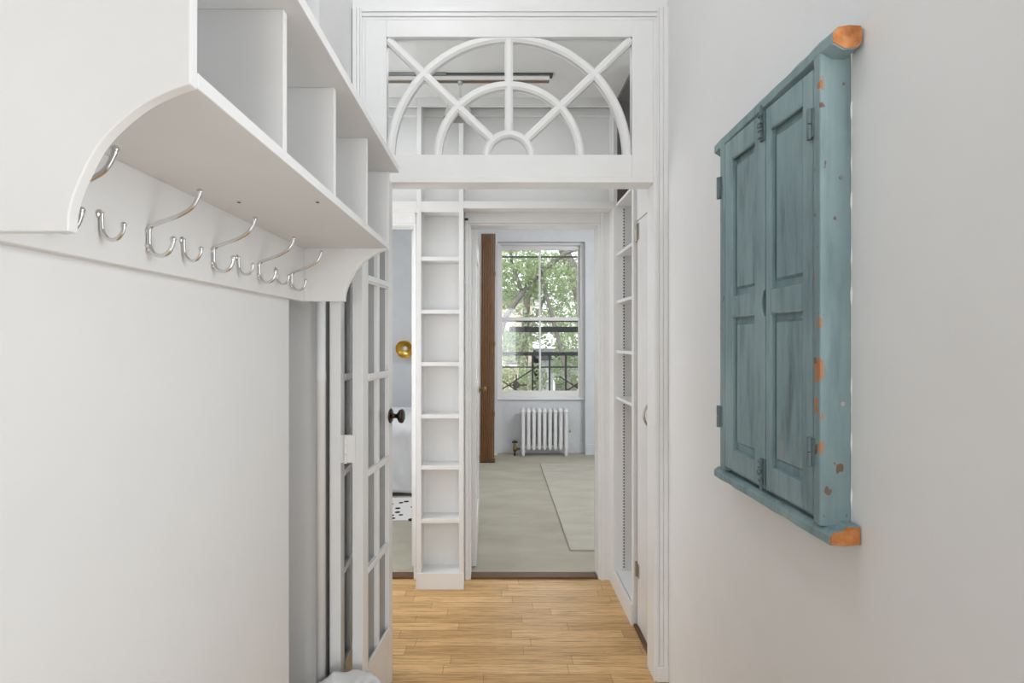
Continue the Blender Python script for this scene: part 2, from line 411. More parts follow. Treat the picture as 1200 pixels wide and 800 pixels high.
# door casings
bm = new()
z2 = px(0, 249, YH)[1]; c3 = px(716, 0, YH)[0]
box(bm, d3R, c3, YH-.018, YH, 0, z2); box(bm, d3R, d3R+.018, YH-.024, YH-.018, 0, z2); box(bm, d3L-.02, d3R, YH-.018, YH, dH, z2)
box(bm, d3L-.02, d3L, YH-.016, YH, 0, dH)
box(bm, d3R-.012, d3R, YH-.01, 2.935, 0, dH); box(bm, d3L, d3L+.012, YH-.01, 2.935, 0, dH); box(bm, d3L+.012, d3R-.012, YH-.01, 2.935, dH-.012, dH)
struct('trim_3', bm, 'trim_paint', 'white casing around the doorway facing the bedroom window', 'trim', .002)
bm = new()
box(bm, d2L-.07, d2L, YH-.018, YH, 0, z2); box(bm, d2L, d2R, YH-.018, YH, dH, z2); box(bm, d2L-.02, d2R, YH-.026, YH-.018, z2-.03, z2)
box(bm, d2R-.012, d2R, YH-.01, 2.935, 0, dH); box(bm, d2L, d2L+.012, YH-.01, 2.935, 0, dH); box(bm, d2L+.012, d2R-.012, YH-.01, 2.935, dH-.012, dH)
struct('trim_4', bm, 'trim_paint', 'white casing around the doorway facing the bed', 'trim', .002)
bm = new(); box(bm, d3L+.012, d3R-.012, YH-.004, 2.90, 0, .012); box(bm, d2L+.012, d2R-.012, YH-.004, 2.90, 0, .012)
struct('trim_5', bm, 'threshold_wood', 'brown wooden threshold between oak floor and bedroom carpet', 'trim', .003)
bm = new(); box(bm, -1.32, .70, YH-.02, YH, 2.642, 2.69)
struct('trim_6', bm, 'trim_paint', 'white moulding along the top of the far hall wall', 'trim', .004)
bm = new(); box(bm, .655, .672, 2.075, 2.37, 0, .012)
struct('trim_7', bm, 'threshold_wood', 'thin wooden strip on the floor under the closet door', 'trim', .002)

# bedroom walls
nL, nR = px(583, 0, YB)[0], px(686, 0, YB)[0]; nT = px(0, 283, YB)[1]
bm = new(); wall_with_holes(bm, -2.7, 2.4, 0, HZ, YB, 5.99, [(nL, nR, 0, nT)])
struct('wall_bedroom_far', bm, 'bedroom_paint', 'bluish white bedroom wall around the window niche', 'wall')
YG = 5.99
wL, wR = px(586, 0, YG)[0], px(681, 0, YG)[0]; wT, wB = px(0, 286, YG)[1], px(0, 465, YG)[1]
bm = new(); wall_with_holes(bm, nL-.1, nR+.1, 0, nT+.1, YG, 6.12, [(wL, wR, wB, wT)])
struct('wall_niche', bm, 'bedroom_paint', 'bluish white back of the niche under the bedroom window', 'wall')
bm = new(); box(bm, -2.8, -2.7, 2.93, 6.0, 0, HZ)
struct('wall_bedroom_left', bm, 'bedroom_paint', 'left wall of the bedroom', 'wall')
bm = new(); box(bm, 2.4, 2.5, 2.93, 6.0, 0, HZ)
struct('wall_bedroom_right', bm, 'bedroom_paint', 'right wall of the bedroom', 'wall')
bm = new(); box(bm, nR, 2.4, YB-.015, YB, 0, .13); box(bm, -2.7, nL, YB-.015, YB, 0, .13)
struct('baseboard_bedroom', bm, 'bedroom_paint', 'white baseboard on the bedroom far wall beside the niche', 'baseboard', .003)
bm = new(); box(bm, nL, nR, YG-.015, YG, 0, .13)
struct('baseboard_niche', bm, 'bedroom_paint', 'white baseboard in the niche behind the radiator', 'baseboard', .003)

# bedroom window
win = thing('window_1', 'white sash window over the radiator showing trees', 'window', ((wL+wR)/2, YG, wB), kind='structure')
bm = new()
for a, b, e in ((nL-.0, wL+.012, 0), (wR-.012, nR, 0)): box(bm, a, b, YG-.012, YG, wB, nT)
box(bm, wL+.012, wR-.012, YG-.012, YG, wT-.012, nT)
obj('frame', bm, 'trim_paint', win, .002)
gx0, gx1 = px(588.5, 0, YG)[0], px(678, 0, YG)[0]; gz1, gz0, gm = px(0, 292, YG)[1], px(0, 458, YG)[1], px(0, 373.5, YG)[1]
mxc = px(633, 0, YG)[0]
def sash(y, za, zb, bt, bb):
    bm = new()
    box(bm, wL, gx0, y, y+.04, za, zb); box(bm, gx1, wR, y, y+.04, za, zb)
    box(bm, gx0, gx1, y, y+.04, zb-bt, zb); box(bm, gx0, gx1, y, y+.04, za, za+bb)
    box(bm, mxc-.011, mxc+.011, y+.006, y+.034, za+bb, zb-bt)
    s_ = obj('sash', bm, 'trim_paint', win, .002)
    bm = new(); box(bm, gx0-.004, gx1+.004, y+.018, y+.022, za+bb-.004, zb-bt+.004); obj('pane', bm, 'window_glass', s_)
    return s_
sash(YG+.052, gm-.02, wT, wT-gz1, .04)
lo = sash(YG+.006, wB, gm+.02, .04, gz0-wB)
bm = new(); box(bm, mxc+.02, mxc+.075, YG-.002, YG+.022, gm+.02, gm+.034); box(bm, mxc+.035, mxc+.06, YG-.012, YG+.01, gm+.034, gm+.042); obj('latch', bm, 'trim_paint', lo, .002)
bm = new(); box(bm, nL+.001, nR-.001, YG-.035, YG, wB-.03, wB); obj('sill', bm, 'trim_paint', win, .003)

# ------------------------------------------------------------------ coat shelf on the left wall
YA, YE = .516, 1.473                     # near and far end
BX = -.567                               # face of the back board
XF = -.3186
shelf = thing('coat_shelf', 'long white wall shelf with cubbies and a row of chrome coat hooks', 'shelf', (XL, 1.0, 1.485))
bm = new(); box(bm, XL, BX, YA, YE, 1.483, 1.90); obj('back_board', bm, 'shelf_paint', shelf, .002)
bm = new(); box(bm, BX, XF, YA+.012, YE, 1.638, 1.655); obj('lower_shelf', bm, 'shelf_paint', shelf, .0015)
bm = new(); box(bm, BX, -.29, YA, YE, 1.866, 1.885); obj('upper_shelf', bm, 'shelf_paint', shelf, .0015)
arc_pts = [(-.4470, 1.483), (-.4455, 1.505), (-.436, 1.534), (-.4127, 1.577), (-.376, 1.611), (-.345, 1.628), (XF-.001, 1.637)]
arc3 = [(p.x, p.y) for p in spline([(a, b, 0) for a, b in arc_pts], 5)]
for (ya, yb) in ((YA, YA+.013), (YE-.018, YE)):
    poly = [(BX if ya > 1 else XL, 1.483)] + arc3 + [(XF, 1.866), (BX if ya > 1 else XL, 1.866)]
    bm = new(); prism(bm, poly, lambda u, v, t: (u, t, v), ya, yb)
    obj('end_panel', bm, 'shelf_paint', shelf, .0015)
for xe in (333, 392, 430):
    y = -XF*F/(582-xe)
    bm = new(); box(bm, BX, XF-.001, y, y+.013, 1.655, 1.866); obj('divider', bm, 'shelf_paint', shelf, .0012)
for x, y in ((280, 237), (372, 237)):
    bm = new(); X = px(x, y, .965)[0]; lathe(bm, [(.0035, 0), (.0035, .0012)], (X, .965, 1.637), (0, 0, 1), 10)
    obj('screw', bm, 'dark_cavity', shelf)

def hook_big(y):
    bm = new()
    up = spline([(BX+.004, 1.512), (BX+.004, 1.535), (BX+.006, 1.552), (BX+.022, 1.560), (BX+.050, 1.570), (BX+.072, 1.583), (BX+.083, 1.600), (BX+.086, 1.610)], 6)
    n = len(up); tube(bm, [(p.x, y, p.y) for p in up], [.0034+.0016*max(0, (i-n*.8)/(n*.2)) for i in range(n)], 10)
    dn = spline([(BX+.004, 1.540), (BX+.0045, 1.524), (BX+.011, 1.510), (BX+.024, 1.506), (BX+.036, 1.512), (BX+.042, 1.524), (BX+.043, 1.533)], 6)
    n = len(dn); tube(bm, [(p.x, y, p.y) for p in dn], [.0034+.0014*max(0, (i-n*.8)/(n*.2)) for i in range(n)], 10)
    bmesh.ops.create_uvsphere(bm, u_segments=12, v_segments=8, radius=.0052, matrix=Matrix.Translation((BX+.086, y, 1.610)))
    bmesh.ops.create_uvsphere(bm, u_segments=12, v_segments=8, radius=.005, matrix=Matrix.Translation((BX+.043, y, 1.533)))
    for z in (1.522, 1.546): lathe(bm, [(.0048, 0), (.0046, .004), (.002, .0058)], (BX-.0005, y, z), (1, 0, 0), 12)
    h = obj('coat_hook', bm, 'chrome', shelf, smooth=True)
def hook_small(y):
    bm = new()
    dn = spline([(BX+.004, 1.552), (BX+.004, 1.538), (BX+.006, 1.523), (BX+.015, 1.513), (BX+.026, 1.514), (BX+.034, 1.524), (BX+.035, 1.534)], 6)
    n = len(dn); tube(bm, [(p.x, y, p.y) for p in dn], [.0028+.0012*max(0, (i-n*.8)/(n*.2)) for i in range(n)], 10)
    bmesh.ops.create_uvsphere(bm, u_segments=12, v_segments=8, radius=.0042, matrix=Matrix.Translation((BX+.035, y, 1.534)))
    lathe(bm, [(.007, 0), (.007, .002), (.003, .004)], (BX-.0005, y, 1.549), (1, 0, 0), 12)
    obj('small_hook', bm, 'chrome', shelf, smooth=True)
for y in (.624, .802, .985, 1.174, 1.359): hook_big(y)
for y in (.7057, .891, 1.080, 1.267): hook_small(y)

# ------------------------------------------------------------------ blue shuttered cabinet on the right wall
cab = thing('shutter_cabinet', 'weathered blue wooden cabinet with two panelled shutter doors on the right wall', 'cabinet', (XR, 1.18, .98))
FX = .627; ya, yb = .959, 1.390; zb, zt = 1.008, 1.926
bm = new()
box(bm, FX, XR, ya, ya+.022, zb, zt); box(bm, FX, XR, yb-.026, yb, zb, zt)
box(bm, FX+.02, XR, ya+.022, yb-.026, zb, zb+.02); box(bm, FX+.02, XR, ya+.022, yb-.026, zt-.02, zt)
box(bm, XR-.012, XR, ya+.022, yb-.026, zb+.02, zt-.02)
obj('carcass', bm, 'worn_blue_carcass', cab, .003)
def beam(name, prof, y0, y1, dz, mat):
    bm = new(); n = 30; rows = []
    for k in range(n+1):
        t = k/n; y = y0+(y1-y0)*t; row = []
        for j, (x, z) in enumerate(prof):
            e = .0022 if x < XR-.004 else 0
            row.append(bm.verts.new((x+e*noise.noise((y*22, j*.7, 1)), y, z+dz*t+e*noise.noise((y*19, j*.7, 5))*1.2)))
        rows.append(row)
    m = len(prof)
    for A, B in zip(rows, rows[1:]):
        for i in range(m): bm.faces.new((A[i], A[(i+1) % m], B[(i+1) % m], B[i]))
    bm.faces.new(rows[0]); bm.faces.new(rows[-1])
    bmesh.ops.recalc_face_normals(bm, faces=bm.faces)
    o = obj(name, bm, mat, cab, .0015)
    e = new(); off = Vector((sum(p[0] for p in prof)/m, 0, sum(p[1] for p in prof)/m))
    pp = [(off.x+(x-off.x)*.94, off.z+(z-off.z)*.90) for x, z in prof]
    prism(e, pp, lambda u, v, t: (u, t, v), y0-.0015, y0+.002)
    obj('sawn_end', e, 'sawn_wood', o)
    e = new(); prism(e, [(x, z+dz) for x, z in pp], lambda u, v, t: (u, t, v), y1-.002, y1+.0015)
    obj('sawn_end', e, 'sawn_wood', o)
    return o
beam('top_beam', [(.628, 1.926), (.628, 1.946), (.640, 1.958), (.660, 1.961), (.683, 1.960), (.686, 1.952), (.686, 1.926), (.674, 1.914), (.650, 1.914)], .928, 1.430, -.018, 'worn_blue_paint')
beam('bottom_beam', [(.628, .982), (.628, .999), (.640, 1.008), (.656, 1.010), (.662, 1.018), (.686, 1.018), (.687, .982), (.66, .979)], .934, 1.432, -.004, 'worn_blue_door')

def shutter(ya_, yb_, notch):
    "a framed door with two sunk panels; ya_ is the edge nearer the camera"
    z0, z1 = 1.022, 1.908; x0, x1 = FX+.002, FX+.020
    pa, pb = (1.0187, 1.1364) if ya_ < 1.1 else (1.208, 1.3224)
    bm = new()
    if notch:
        poly = [(ya_, z0), (pa, z0), (pa, z1), (ya_, z1)]
        arc = []
        for k in range(9):
            a = PI/2-PI*k/8; arc.append((ya_+.0165*math.cos(a), 1.456+.032*math.sin(a)))
        poly = [(ya_, z0), (pa, z0), (pa, z1), (ya_, z1)] + arc
        prism(bm, poly, lambda u, v, t: (t, u, v), x0, x1)
    else: box(bm, x0, x1, ya_, pa, z0, z1)
    box(bm, x0, x1, pb, yb_, z0, z1)
    rails = [(z0, 1.077), (1.433, 1.486), (1.856, z1)]
    for a, b in rails: box(bm, x0, x1, pa, pb, a, b)
    o = obj('door', bm, 'worn_blue_door', cab, .0022)
    for lo_, hi in ((1.077, 1.433), (1.486, 1.856)):
        bm = new()
        box(bm, x1-.004, x1-.001, pa-.002, pb+.002, lo_-.002, hi+.002)
        # raised field with bevelled margins
        a0, a1, b0, b1 = pa+.012, pb-.012, lo_+.024, hi-.024
        q = [(x1-.004, a0-.006, b0-.006), (x1-.004, a1+.006, b0-.006), (x1-.004, a1+.006, b1+.006), (x1-.004, a0-.006, b1+.006)]
        p = [(x1-.0105, a0, b0), (x1-.0105, a1, b0), (x1-.0105, a1, b1), (x1-.0105, a0, b1)]
        qv = [bm.verts.new(v) for v in q]; pv = [bm.verts.new(v) for v in p]
        bm.faces.new(pv); bm.faces.new(qv[::-1])
        for i in range(4): bm.faces.new((qv[i], qv[(i+1) % 4], pv[(i+1) % 4], pv[i]))
        bmesh.ops.recalc_face_normals(bm, faces=bm.faces)
        obj('panel', bm, 'worn_blue_panel', o)
        # rounded moulding under the head of the panel
        bm = new(); tube(bm, [(x0+.004, pa+.001, hi-.001), (x0+.004, pb-.001, hi-.001)], .0045, 8); obj('moulding', bm, 'worn_blue_door', o, smooth=True)
    return o
near_door = shutter(.984, 1.157, False)
far_door = shutter(1.160, 1.363, True)
def barrel(y, z0, z1, parent, out=.004):
    bm = new(); x = FX-out
    for k in range(2):
        a = z0+(z1-z0)*k/2; b = z0+(z1-z0)*(k+1)/2-.002
        tube(bm, [(x, y, a), (x, y, b)], .0048, 10)
    box(bm, x+.001, FX+.004, y-.010, y+.009, z0+.003, z1-.003)
    obj('hinge', bm, 'worn_blue_metal', parent, smooth=False)
barrel(.986, 1.768, 1.831, near_door); barrel(.986, 1.119, 1.178, near_door)
barrel(1.386, 1.764, 1.826, far_door, .006); barrel(1.386, 1.126, 1.188, far_door, .006)
def bolt(z0, z1, down):
    bm = new(); y = 1.166; x = FX
    box(bm, x-.0025, x+.003, y-.0085, y+.0085, z0, z1)
    for k in range(4):
        z = z0+(z1-z0)*(k+.5)/4
        tube(bm, [(x-.006, y-.008, z), (x-.008, y, z), (x-.006, y+.008, z)], .0028, 8)
    tube(bm, [(x-.0045, y, z0+.004-(.018 if down else 0)), (x-.0045, y, z1+(.0 if down else .016))], .003, 8)
    bmesh.ops.create_uvsphere(bm, u_segments=8, v_segments=6, radius=.0055, matrix=Matrix.Translation((x-.009, y, (z0+z1)/2)))
    obj('bolt', bm, 'worn_blue_metal', far_door)
bolt(1.838, 1.905, False); bolt(1.03, 1.09, True)
bm = new(); lathe(bm, [(.004, 0), (.004, .001), (.002, .002)], (.667, ya-.0015, px(0, 208, ya)[1]), (0, 1, 0), 12); obj('screw', bm, 'dull_steel', cab)
bm = new(); lathe(bm, [(.0045, 0), (.0045, .001), (.002, .003)], (.669, ya-.002, px(0, 473, ya)[1]), (0, 1, 0), 12); obj('screw', bm, 'chrome', cab)
# white caulk along the wall joint
bm = new(); pts = []
for k in range(70):
    z = zb+(zt-zb)*k/69; pts.append((XR-.001, ya-.0005, z))
tube(bm, pts, [.0005+.0042*max(0, noise.noise((k*.37, 2, 0))) for k in range(70)], 6); obj('caulk_line', bm, 'trim_paint', cab)

# ------------------------------------------------------------------ folded glazed doors at the left of the portal
ff = thing('door_1', 'white glazed folding door folded back at the left of the portal', 'door', (-.47, 1.82, 0), kind='structure')
def leaf(o, p, th, name='leaf'):
    "leaf from o (near right corner) to p (far right corner), thickness to the left"
    o = Vector((*o, 0)); p = Vector((*p, 0)); L = (p-o).length; ux = (p-o)/L; uy = Vector((-ux.y, ux.x, 0))
    zt_ = 1.995; bm = new()
    s0, s1 = .052, L-.042
    obox(bm, o, ux, uy, 0, s0, 0, th, .012, zt_); obox(bm, o, ux, uy, s1, L, 0, th, .012, zt_)
    rows = [.235, .566, .904, 1.236, 1.578, 1.92]
    obox(bm, o, ux, uy, s0, s1, 0, th, .012, rows[0]); obox(bm, o, ux, uy, s0, s1, 0, th, rows[-1], zt_)
    mid = (s0+s1)/2
    for z in rows[1:-1]: obox(bm, o, ux, uy, s0, s1, .002, th-.002, z-.011, z+.011)
    obox(bm, o, ux, uy, mid-.010, mid+.010, .002, th-.002, rows[0], rows[-1])
    # sloped glazing beads on both faces
    for z in rows[:-1]:
        obox(bm, o, ux, uy, s0, s1, -.003, .004, z-.004, z+.016); 
    lf = obj(name, bm, 'door_paint', ff, .002)
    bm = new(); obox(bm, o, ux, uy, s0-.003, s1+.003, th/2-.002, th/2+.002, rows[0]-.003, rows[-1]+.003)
    obj('pane', bm, 'lightened_glass', lf)
    return lf, o, ux, uy
B1 = (-.4507, 1.665); B2 = (-.4150, 1.972)
lb, ob, uxb, uyb = leaf(B1, B2, .037)
A1 = (-.5247, 1.665); A2 = (-.5415, 1.972)
la, oa, uxa, uya = leaf(A1, A2, .037)
# hinges across the two near edges
for z0, z1 in ((.955, 1.052), (.145, .245), (1.80, 1.90)):
    bm = new(); xm = (B1[0]-.037+A1[0])/2
    for k in range(3):
        a = z0+(z1-z0)*k/3; tube(bm, [(xm, 1.657, a+.001), (xm, 1.657, a+(z1-z0)/3-.001)], .0052, 10)
    box(bm, A1[0]-.012, B1[0]-.025, 1.6625, 1.665, z0+.002, z1-.002)
    obj('hinge', bm, 'trim_paint', ff)
# knob with its rosette on leaf B
kz = 1.37-(488-398)*1.93/F
kc = ob+uxb*(.307-.022); kc.z = kz; n = -uyb
bm = new(); lathe(bm, [(.029, 0), (.029, .003), (.024, .006), (.011, .009), (.0085, .020), (.010, .028), (.0245, .036), (.028, .044), (.027, .050), (.020, .054)], kc, n, 24)
obj('knob', bm, 'bronze', lb, smooth=True)
kc2 = kc+uyb*.037
bm = new(); lathe(bm, [(.027, 0), (.026, .003), (.012, .006), (.009, .012), (.020, .018), (.018, .024)], kc2, uyb, 20)
obj('knob', bm, 'bronze', lb, smooth=True)

# riser pipe in the recess
bm = new(); pY = 1.6035; pX = px(376, 0, pY)[0]; r = .0145
lathe(bm, [(r, 0), (r, 1.235), (r+.0015, 1.237), (r+.0015, 1.262), (r, 1.264), (r, 1.60)], (pX, pY, 0), (0, 0, 1), 24)
tube(bm, spline([(pX, pY, 1.60), (pX-.01, pY, 1.64), (pX-.05, pY, 1.655), (pX-.30, pY, 1.655)], 6), r, 24)
tag(obj('heating_pipe', bm, 'trim_paint', smooth=True, at=(pX, pY, 0)), 'white painted riser pipe in the recess beside the folded door', 'pipe')

# waste bin with a white bag, at the foot of the folded doors
bx, by = -.462, 1.520
binr = thing('waste_bin', 'small white bag lined bin at the foot of the folded glazed door', 'bin', (bx, by, 0))
bm = new(); lathe(bm, [(.075, 0), (.082, .01), (.094, .274), (.090, .274), (.080, .012)], (bx, by, 0), (0, 0, 1), 32); obj('bucket', bm, 'bin_plastic', binr, smooth=False)
bm = new(); n = 64; rows = []
for k, (r_, z) in enumerate([(.097, .15), (.101, .19), (.104, .23), (.108, .268), (.105, .288), (.092, .292), (.070, .285), (.045, .279), (.02, .277)]):
    row = []
    for i in range(n):
        a = 2*PI*i/n; q = noise.noise((math.cos(a)*2.6, math.sin(a)*2.6, k*.35)); q2 = noise.noise((math.cos(a)*7, math.sin(a)*7, k*.5+9))
        rr = max(r_+.003, r_+.006*q+.005*q2+.002) if k < 4 else r_
        row.append(bm.verts.new((bx+rr*math.cos(a), by+rr*math.sin(a), z+.010*q+.005*q2)))
    rows.append(row)
for A, B in zip(rows, rows[1:]):
    for i in range(n): bm.faces.new((A[i], A[(i+1) % n], B[(i+1) % n], B[i]))
bm.faces.new(rows[-1])
obj('bag', bm, 'bag_plastic', binr, smooth=True)

# ------------------------------------------------------------------ bookcase between the two doorways
YC = 2.721
bc = thing('bookcase', 'tall narrow white bookcase between the two bedroom doorways', 'bookcase', (-.31, 2.78, 0))
L0, L1 = px(488.5, 0, YC)[0], px(543, 0, YC)[0]
tt = .024
for a, b in ((L0, L0+tt), (L1-tt, L1)):
    bm = new(); box(bm, a, b, YC, YH, 0, HZ); obj('side_panel', bm, 'trim_paint', bc, .0015)
bm = new(); box(bm, L0+tt, L1-tt, YH-.010, YH, 0, 2.09); obj('back_panel', bm, 'trim_paint', bc)
pz = px(0, 671, YC)[1]
bm = new(); box(bm, L0-.004, L1+.003, YC-.006, YC, 0, pz); obj('plinth', bm, 'trim_paint', bc, .0015)
bm = new(); box(bm, L0+tt, L1-tt, YC, YH-.01, pz-.012, pz); obj('shelf', bm, 'trim_paint', bc)
for yy in (303, 365, 426.5, 488, 548, 610.5):
    z = px(0, yy, YC)[1]
    bm = new(); box(bm, L0+tt, L1-tt, YC+.002, YH-.01, z-.011, z+.011); obj('shelf', bm, 'trim_paint', bc, .0012)
for za_, zb_ in ((2.093, 2.132),):
    bm = new()
    box(bm, -1.32, L0, YC, YH, za_, zb_); box(bm, L0+tt, L1-tt, YC, YH, za_-.02, zb_); box(bm, L1, .642, YC, YH, za_, zb_)
    obj('overdoor_shelf', bm, 'trim_paint', bc, .0015)
bm = new()
for a, b in ((-1.32, L0), (L0+tt, L1-tt), (L1, .642)): box(bm, a, b, YC, YC+.02, 2.655, HZ)
obj('head_rail', bm, 'trim_paint', bc, .0015)
bm = new()
for x in (L0+tt+.028,): box(bm, x-.007, x+.007, YH-.013, YH-.010, pz, 2.06)
obj('shelf_strip', bm, 'trim_paint', bc)

# bookcase built into the right wall
rb = thing('bookcase', 'shallow white bookcase with slotted strips set into the right hall wall', 'bookcase', (.78, 2.6, 0))
fx = .655
bm = new(); box(bm, .643, .90, YH-.115, YH, 0, HZ); obj('side_panel', bm, 'trim_paint', rb, .0015)
ynear = 2.40
bm = new(); box(bm, fx, .90, 2.372, ynear, 0, HZ); obj('side_panel', bm, 'trim_paint', rb, .0015)
bm = new(); box(bm, .885, .90, ynear, YH-.115, 0, HZ); obj('back_panel', bm, 'trim_paint', rb)
bm = new(); box(bm, fx-.012, fx, 2.372, YH-.115, 0, .10); obj('plinth', bm, 'trim_paint', rb, .002)
for z in (.10, 1.06, 1.313, 1.585, 1.845, 2.12):
    bm = new(); box(bm, fx+.004, .885, ynear, YH-.115, z-.016, z); obj('shelf', bm, 'trim_paint', rb, .0012)
for xs in (.700,):
    bm = new(); yy = YH-.115
    x0_, x1_ = xs-.010, xs+.010
    box(bm, x0_, xs-.004, yy-.004, yy, .11, 2.09); box(bm, xs+.004, x1_, yy-.004, yy, .11, 2.09)
    z = .11
    while z < 2.08:
        box(bm, xs-.004, xs+.004, yy-.004, yy, z, z+.007); z += .0165
    st = obj('shelf_strip', bm, 'dull_steel' if False else 'trim_paint', rb)
    bm = new(); box(bm, xs-.004, xs+.004, yy-.0012, yy-.0004, .11, 2.09); obj('slot_shadow_gap', bm, 'dark_cavity', st)

paint('cavity_shade', (.13, .12, .115), .8, .15)  # shade of the upper cavity put into a dark colour
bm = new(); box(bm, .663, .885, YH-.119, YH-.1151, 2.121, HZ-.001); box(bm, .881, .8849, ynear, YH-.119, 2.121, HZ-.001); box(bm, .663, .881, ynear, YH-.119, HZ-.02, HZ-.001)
lin_ = obj('shade_lining', bm, 'cavity_shade', rb); lin_['label'] = 'added dark lining coloured as the shade above the top shelf'
# closet door in the right wall
cd_ = thing('door_4', 'flat white closet door with a curved pull on the right hall wall', 'door', (.685, 2.22, 0), kind='structure')
bm = new(); box(bm, .672, .70, 2.082, 2.362, .015, 1.935); obj('panel', bm, 'door_paint', cd_, .002)
bm = new(); yh = 2.125
hz0, hz1 = px(0, 503, yh)[1], px(0, 470, yh)[1]
pts = spline([(.672, yh, hz1-.004), (.655, yh, hz1-.010), (.638, yh, hz1-.035), (.632, yh, (hz0+hz1)/2), (.638, yh, hz0+.035), (.655, yh, hz0+.010), (.672, yh, hz0+.004)], 6)
tube(bm, pts, .0055, 10)
for z in (hz0+.004, hz1-.004): lathe(bm, [(.009, 0), (.008, .004), (.006, .008)], (.6725, yh, z), (-1, 0, 0), 14)
obj('pull_handle', bm, 'nickel', cd_, smooth=True)
for z0, z1 in ((1.84, 1.925), (.24, .31)):
    bm = new(); tube(bm, [(.668, 2.368, z0), (.668, 2.368, z1)], .006, 10); box(bm, .6695, .672, 2.33, 2.366, z0+.004, z1-.004); obj('hinge', bm, 'nickel', cd_)

# ------------------------------------------------------------------ bedroom doors, standing open into the room
def open_door(name, label, x0, x1, hx, skew, knob_right, y0=2.968, y1=3.688):
    d = thing(name, label, 'door', ((x0+x1)/2, y0, 0), kind='structure')
    o = Vector((x1, y0, 0)); p = Vector((x1+skew, y1, 0)); L = (p-o).length; ux = (p-o)/L; uy = Vector((-ux.y, ux.x, 0)); th = x1-x0
    bm = new()
    s_ = .10; zt_ = 2.022
    obox(bm, o, ux, uy, 0, s_, 0, th, .012, zt_); obox(bm, o, ux, uy, L-s_, L, 0, th, .012, zt_)
    for a, b in ((.012, .22), (.95, 1.07), (1.90, zt_)): obox(bm, o, ux, uy, s_, L-s_, 0, th, a, b)
    for a, b in ((.22, .95), (1.07, 1.90)): obox(bm, o, ux, uy, s_, L-s_, .010, th-.010, a, b)
    lf = obj('panel', bm, 'door_paint', d, .002)
    k = o+ux*(L-.06); k.z = 1.003
    for nrm, off in ((-uy, 0), (uy, th)):
        bm = new(); lathe(bm, [(.026, 0), (.024, .004), (.010, .008), (.009, .022), (.022, .030), (.027, .040), (.024, .050), (.012, .055)], k+uy*off, nrm, 20)
        obj('knob', bm, 'aged_brass', d, smooth=True)
    for z0, z1 in ((.20, .29), (1.02, 1.11), (1.72, 1.81)):
        bm = new(); box(bm, x0+.004, x1-.002, y0-.0025, y0, z0, z1); hx_ = x0-.004 if knob_right else x1+.004; tube(bm, [(hx_, y0-.006, z0), (hx_, y0-.006, z1)], .006, 10)
        obj('hinge', bm, 'door_paint', d)
    return d
d3 = open_door('door_3', 'open white door left of the doorway facing the bedroom window', px(550.8, 0, 2.968)[0], px(558.3, 0, 2.968)[0], 0, -.010, True)
open_door('door_2', 'open white door edge right of the doorway facing the bed', px(482.5, 0, 2.968)[0], px(490, 0, 2.968)[0], 0, .010, False)
bm = new(); a = px(545, 257, YH-.018); box(bm, a[0]-.002, a[0]+.018, YH-.030, YH-.016, a[1]-.005, a[1]+.004)
tag(obj('door_catch', bm, 'black_iron', bev=.001, at=(a[0], YH-.02, a[1])), 'tiny black catch on the casing above the open white door', 'catch')

# ------------------------------------------------------------------ track light on the hall ceiling
tl = thing('track_light', 'white ceiling track with a single spotlight seen through the fanlight', 'light', (-.2, 2.49, HZ))
ty = 2.47; z0, z1 = px(0, 95, ty)[1], HZ
bm = new(); box(bm, -.9, px(644, 0, ty)[0], ty, ty+.034, z0+.006, z1-.007); obj('track', bm, 'track_paint', tl, .001)
bm = new(); box(bm, -.9, px(648, 0, ty)[0], ty-.004, ty+.038, z1-.007, z1); obj('shade_strip', bm, 'black_iron', tl)  # dark strip standing in for the shadow gap between track and ceiling
bm = new(); box(bm, -.9, px(644, 0, ty)[0], ty+.008, ty+.026, z0+.0045, z0+.0062); obj('conductor_slot', bm, 'aged_brass', tl)
bm = new(); box(bm, -.9, px(523, 0, ty)[0], ty-.012, ty+.046, z1-.014, z1); obj('feed_box', bm, 'dull_steel', tl, .001)
hx = px(539, 0, ty)[0]
bm = new(); lathe(bm, [(.012, 0), (.012, .012), (.005, .014), (.005, .10)], (hx, ty+.017, z0+.005), (0, 0, -1), 14); obj('stem', bm, 'track_paint', tl)
bm = new(); lathe(bm, [(.045, 0), (.050, .008), (.076, .085), (.072, .085), (.045, .012)], (hx-.01, ty+.017, z0-.09), (0, .12, -1), 28); obj('spot_head', bm, 'track_paint', tl, smooth=False)

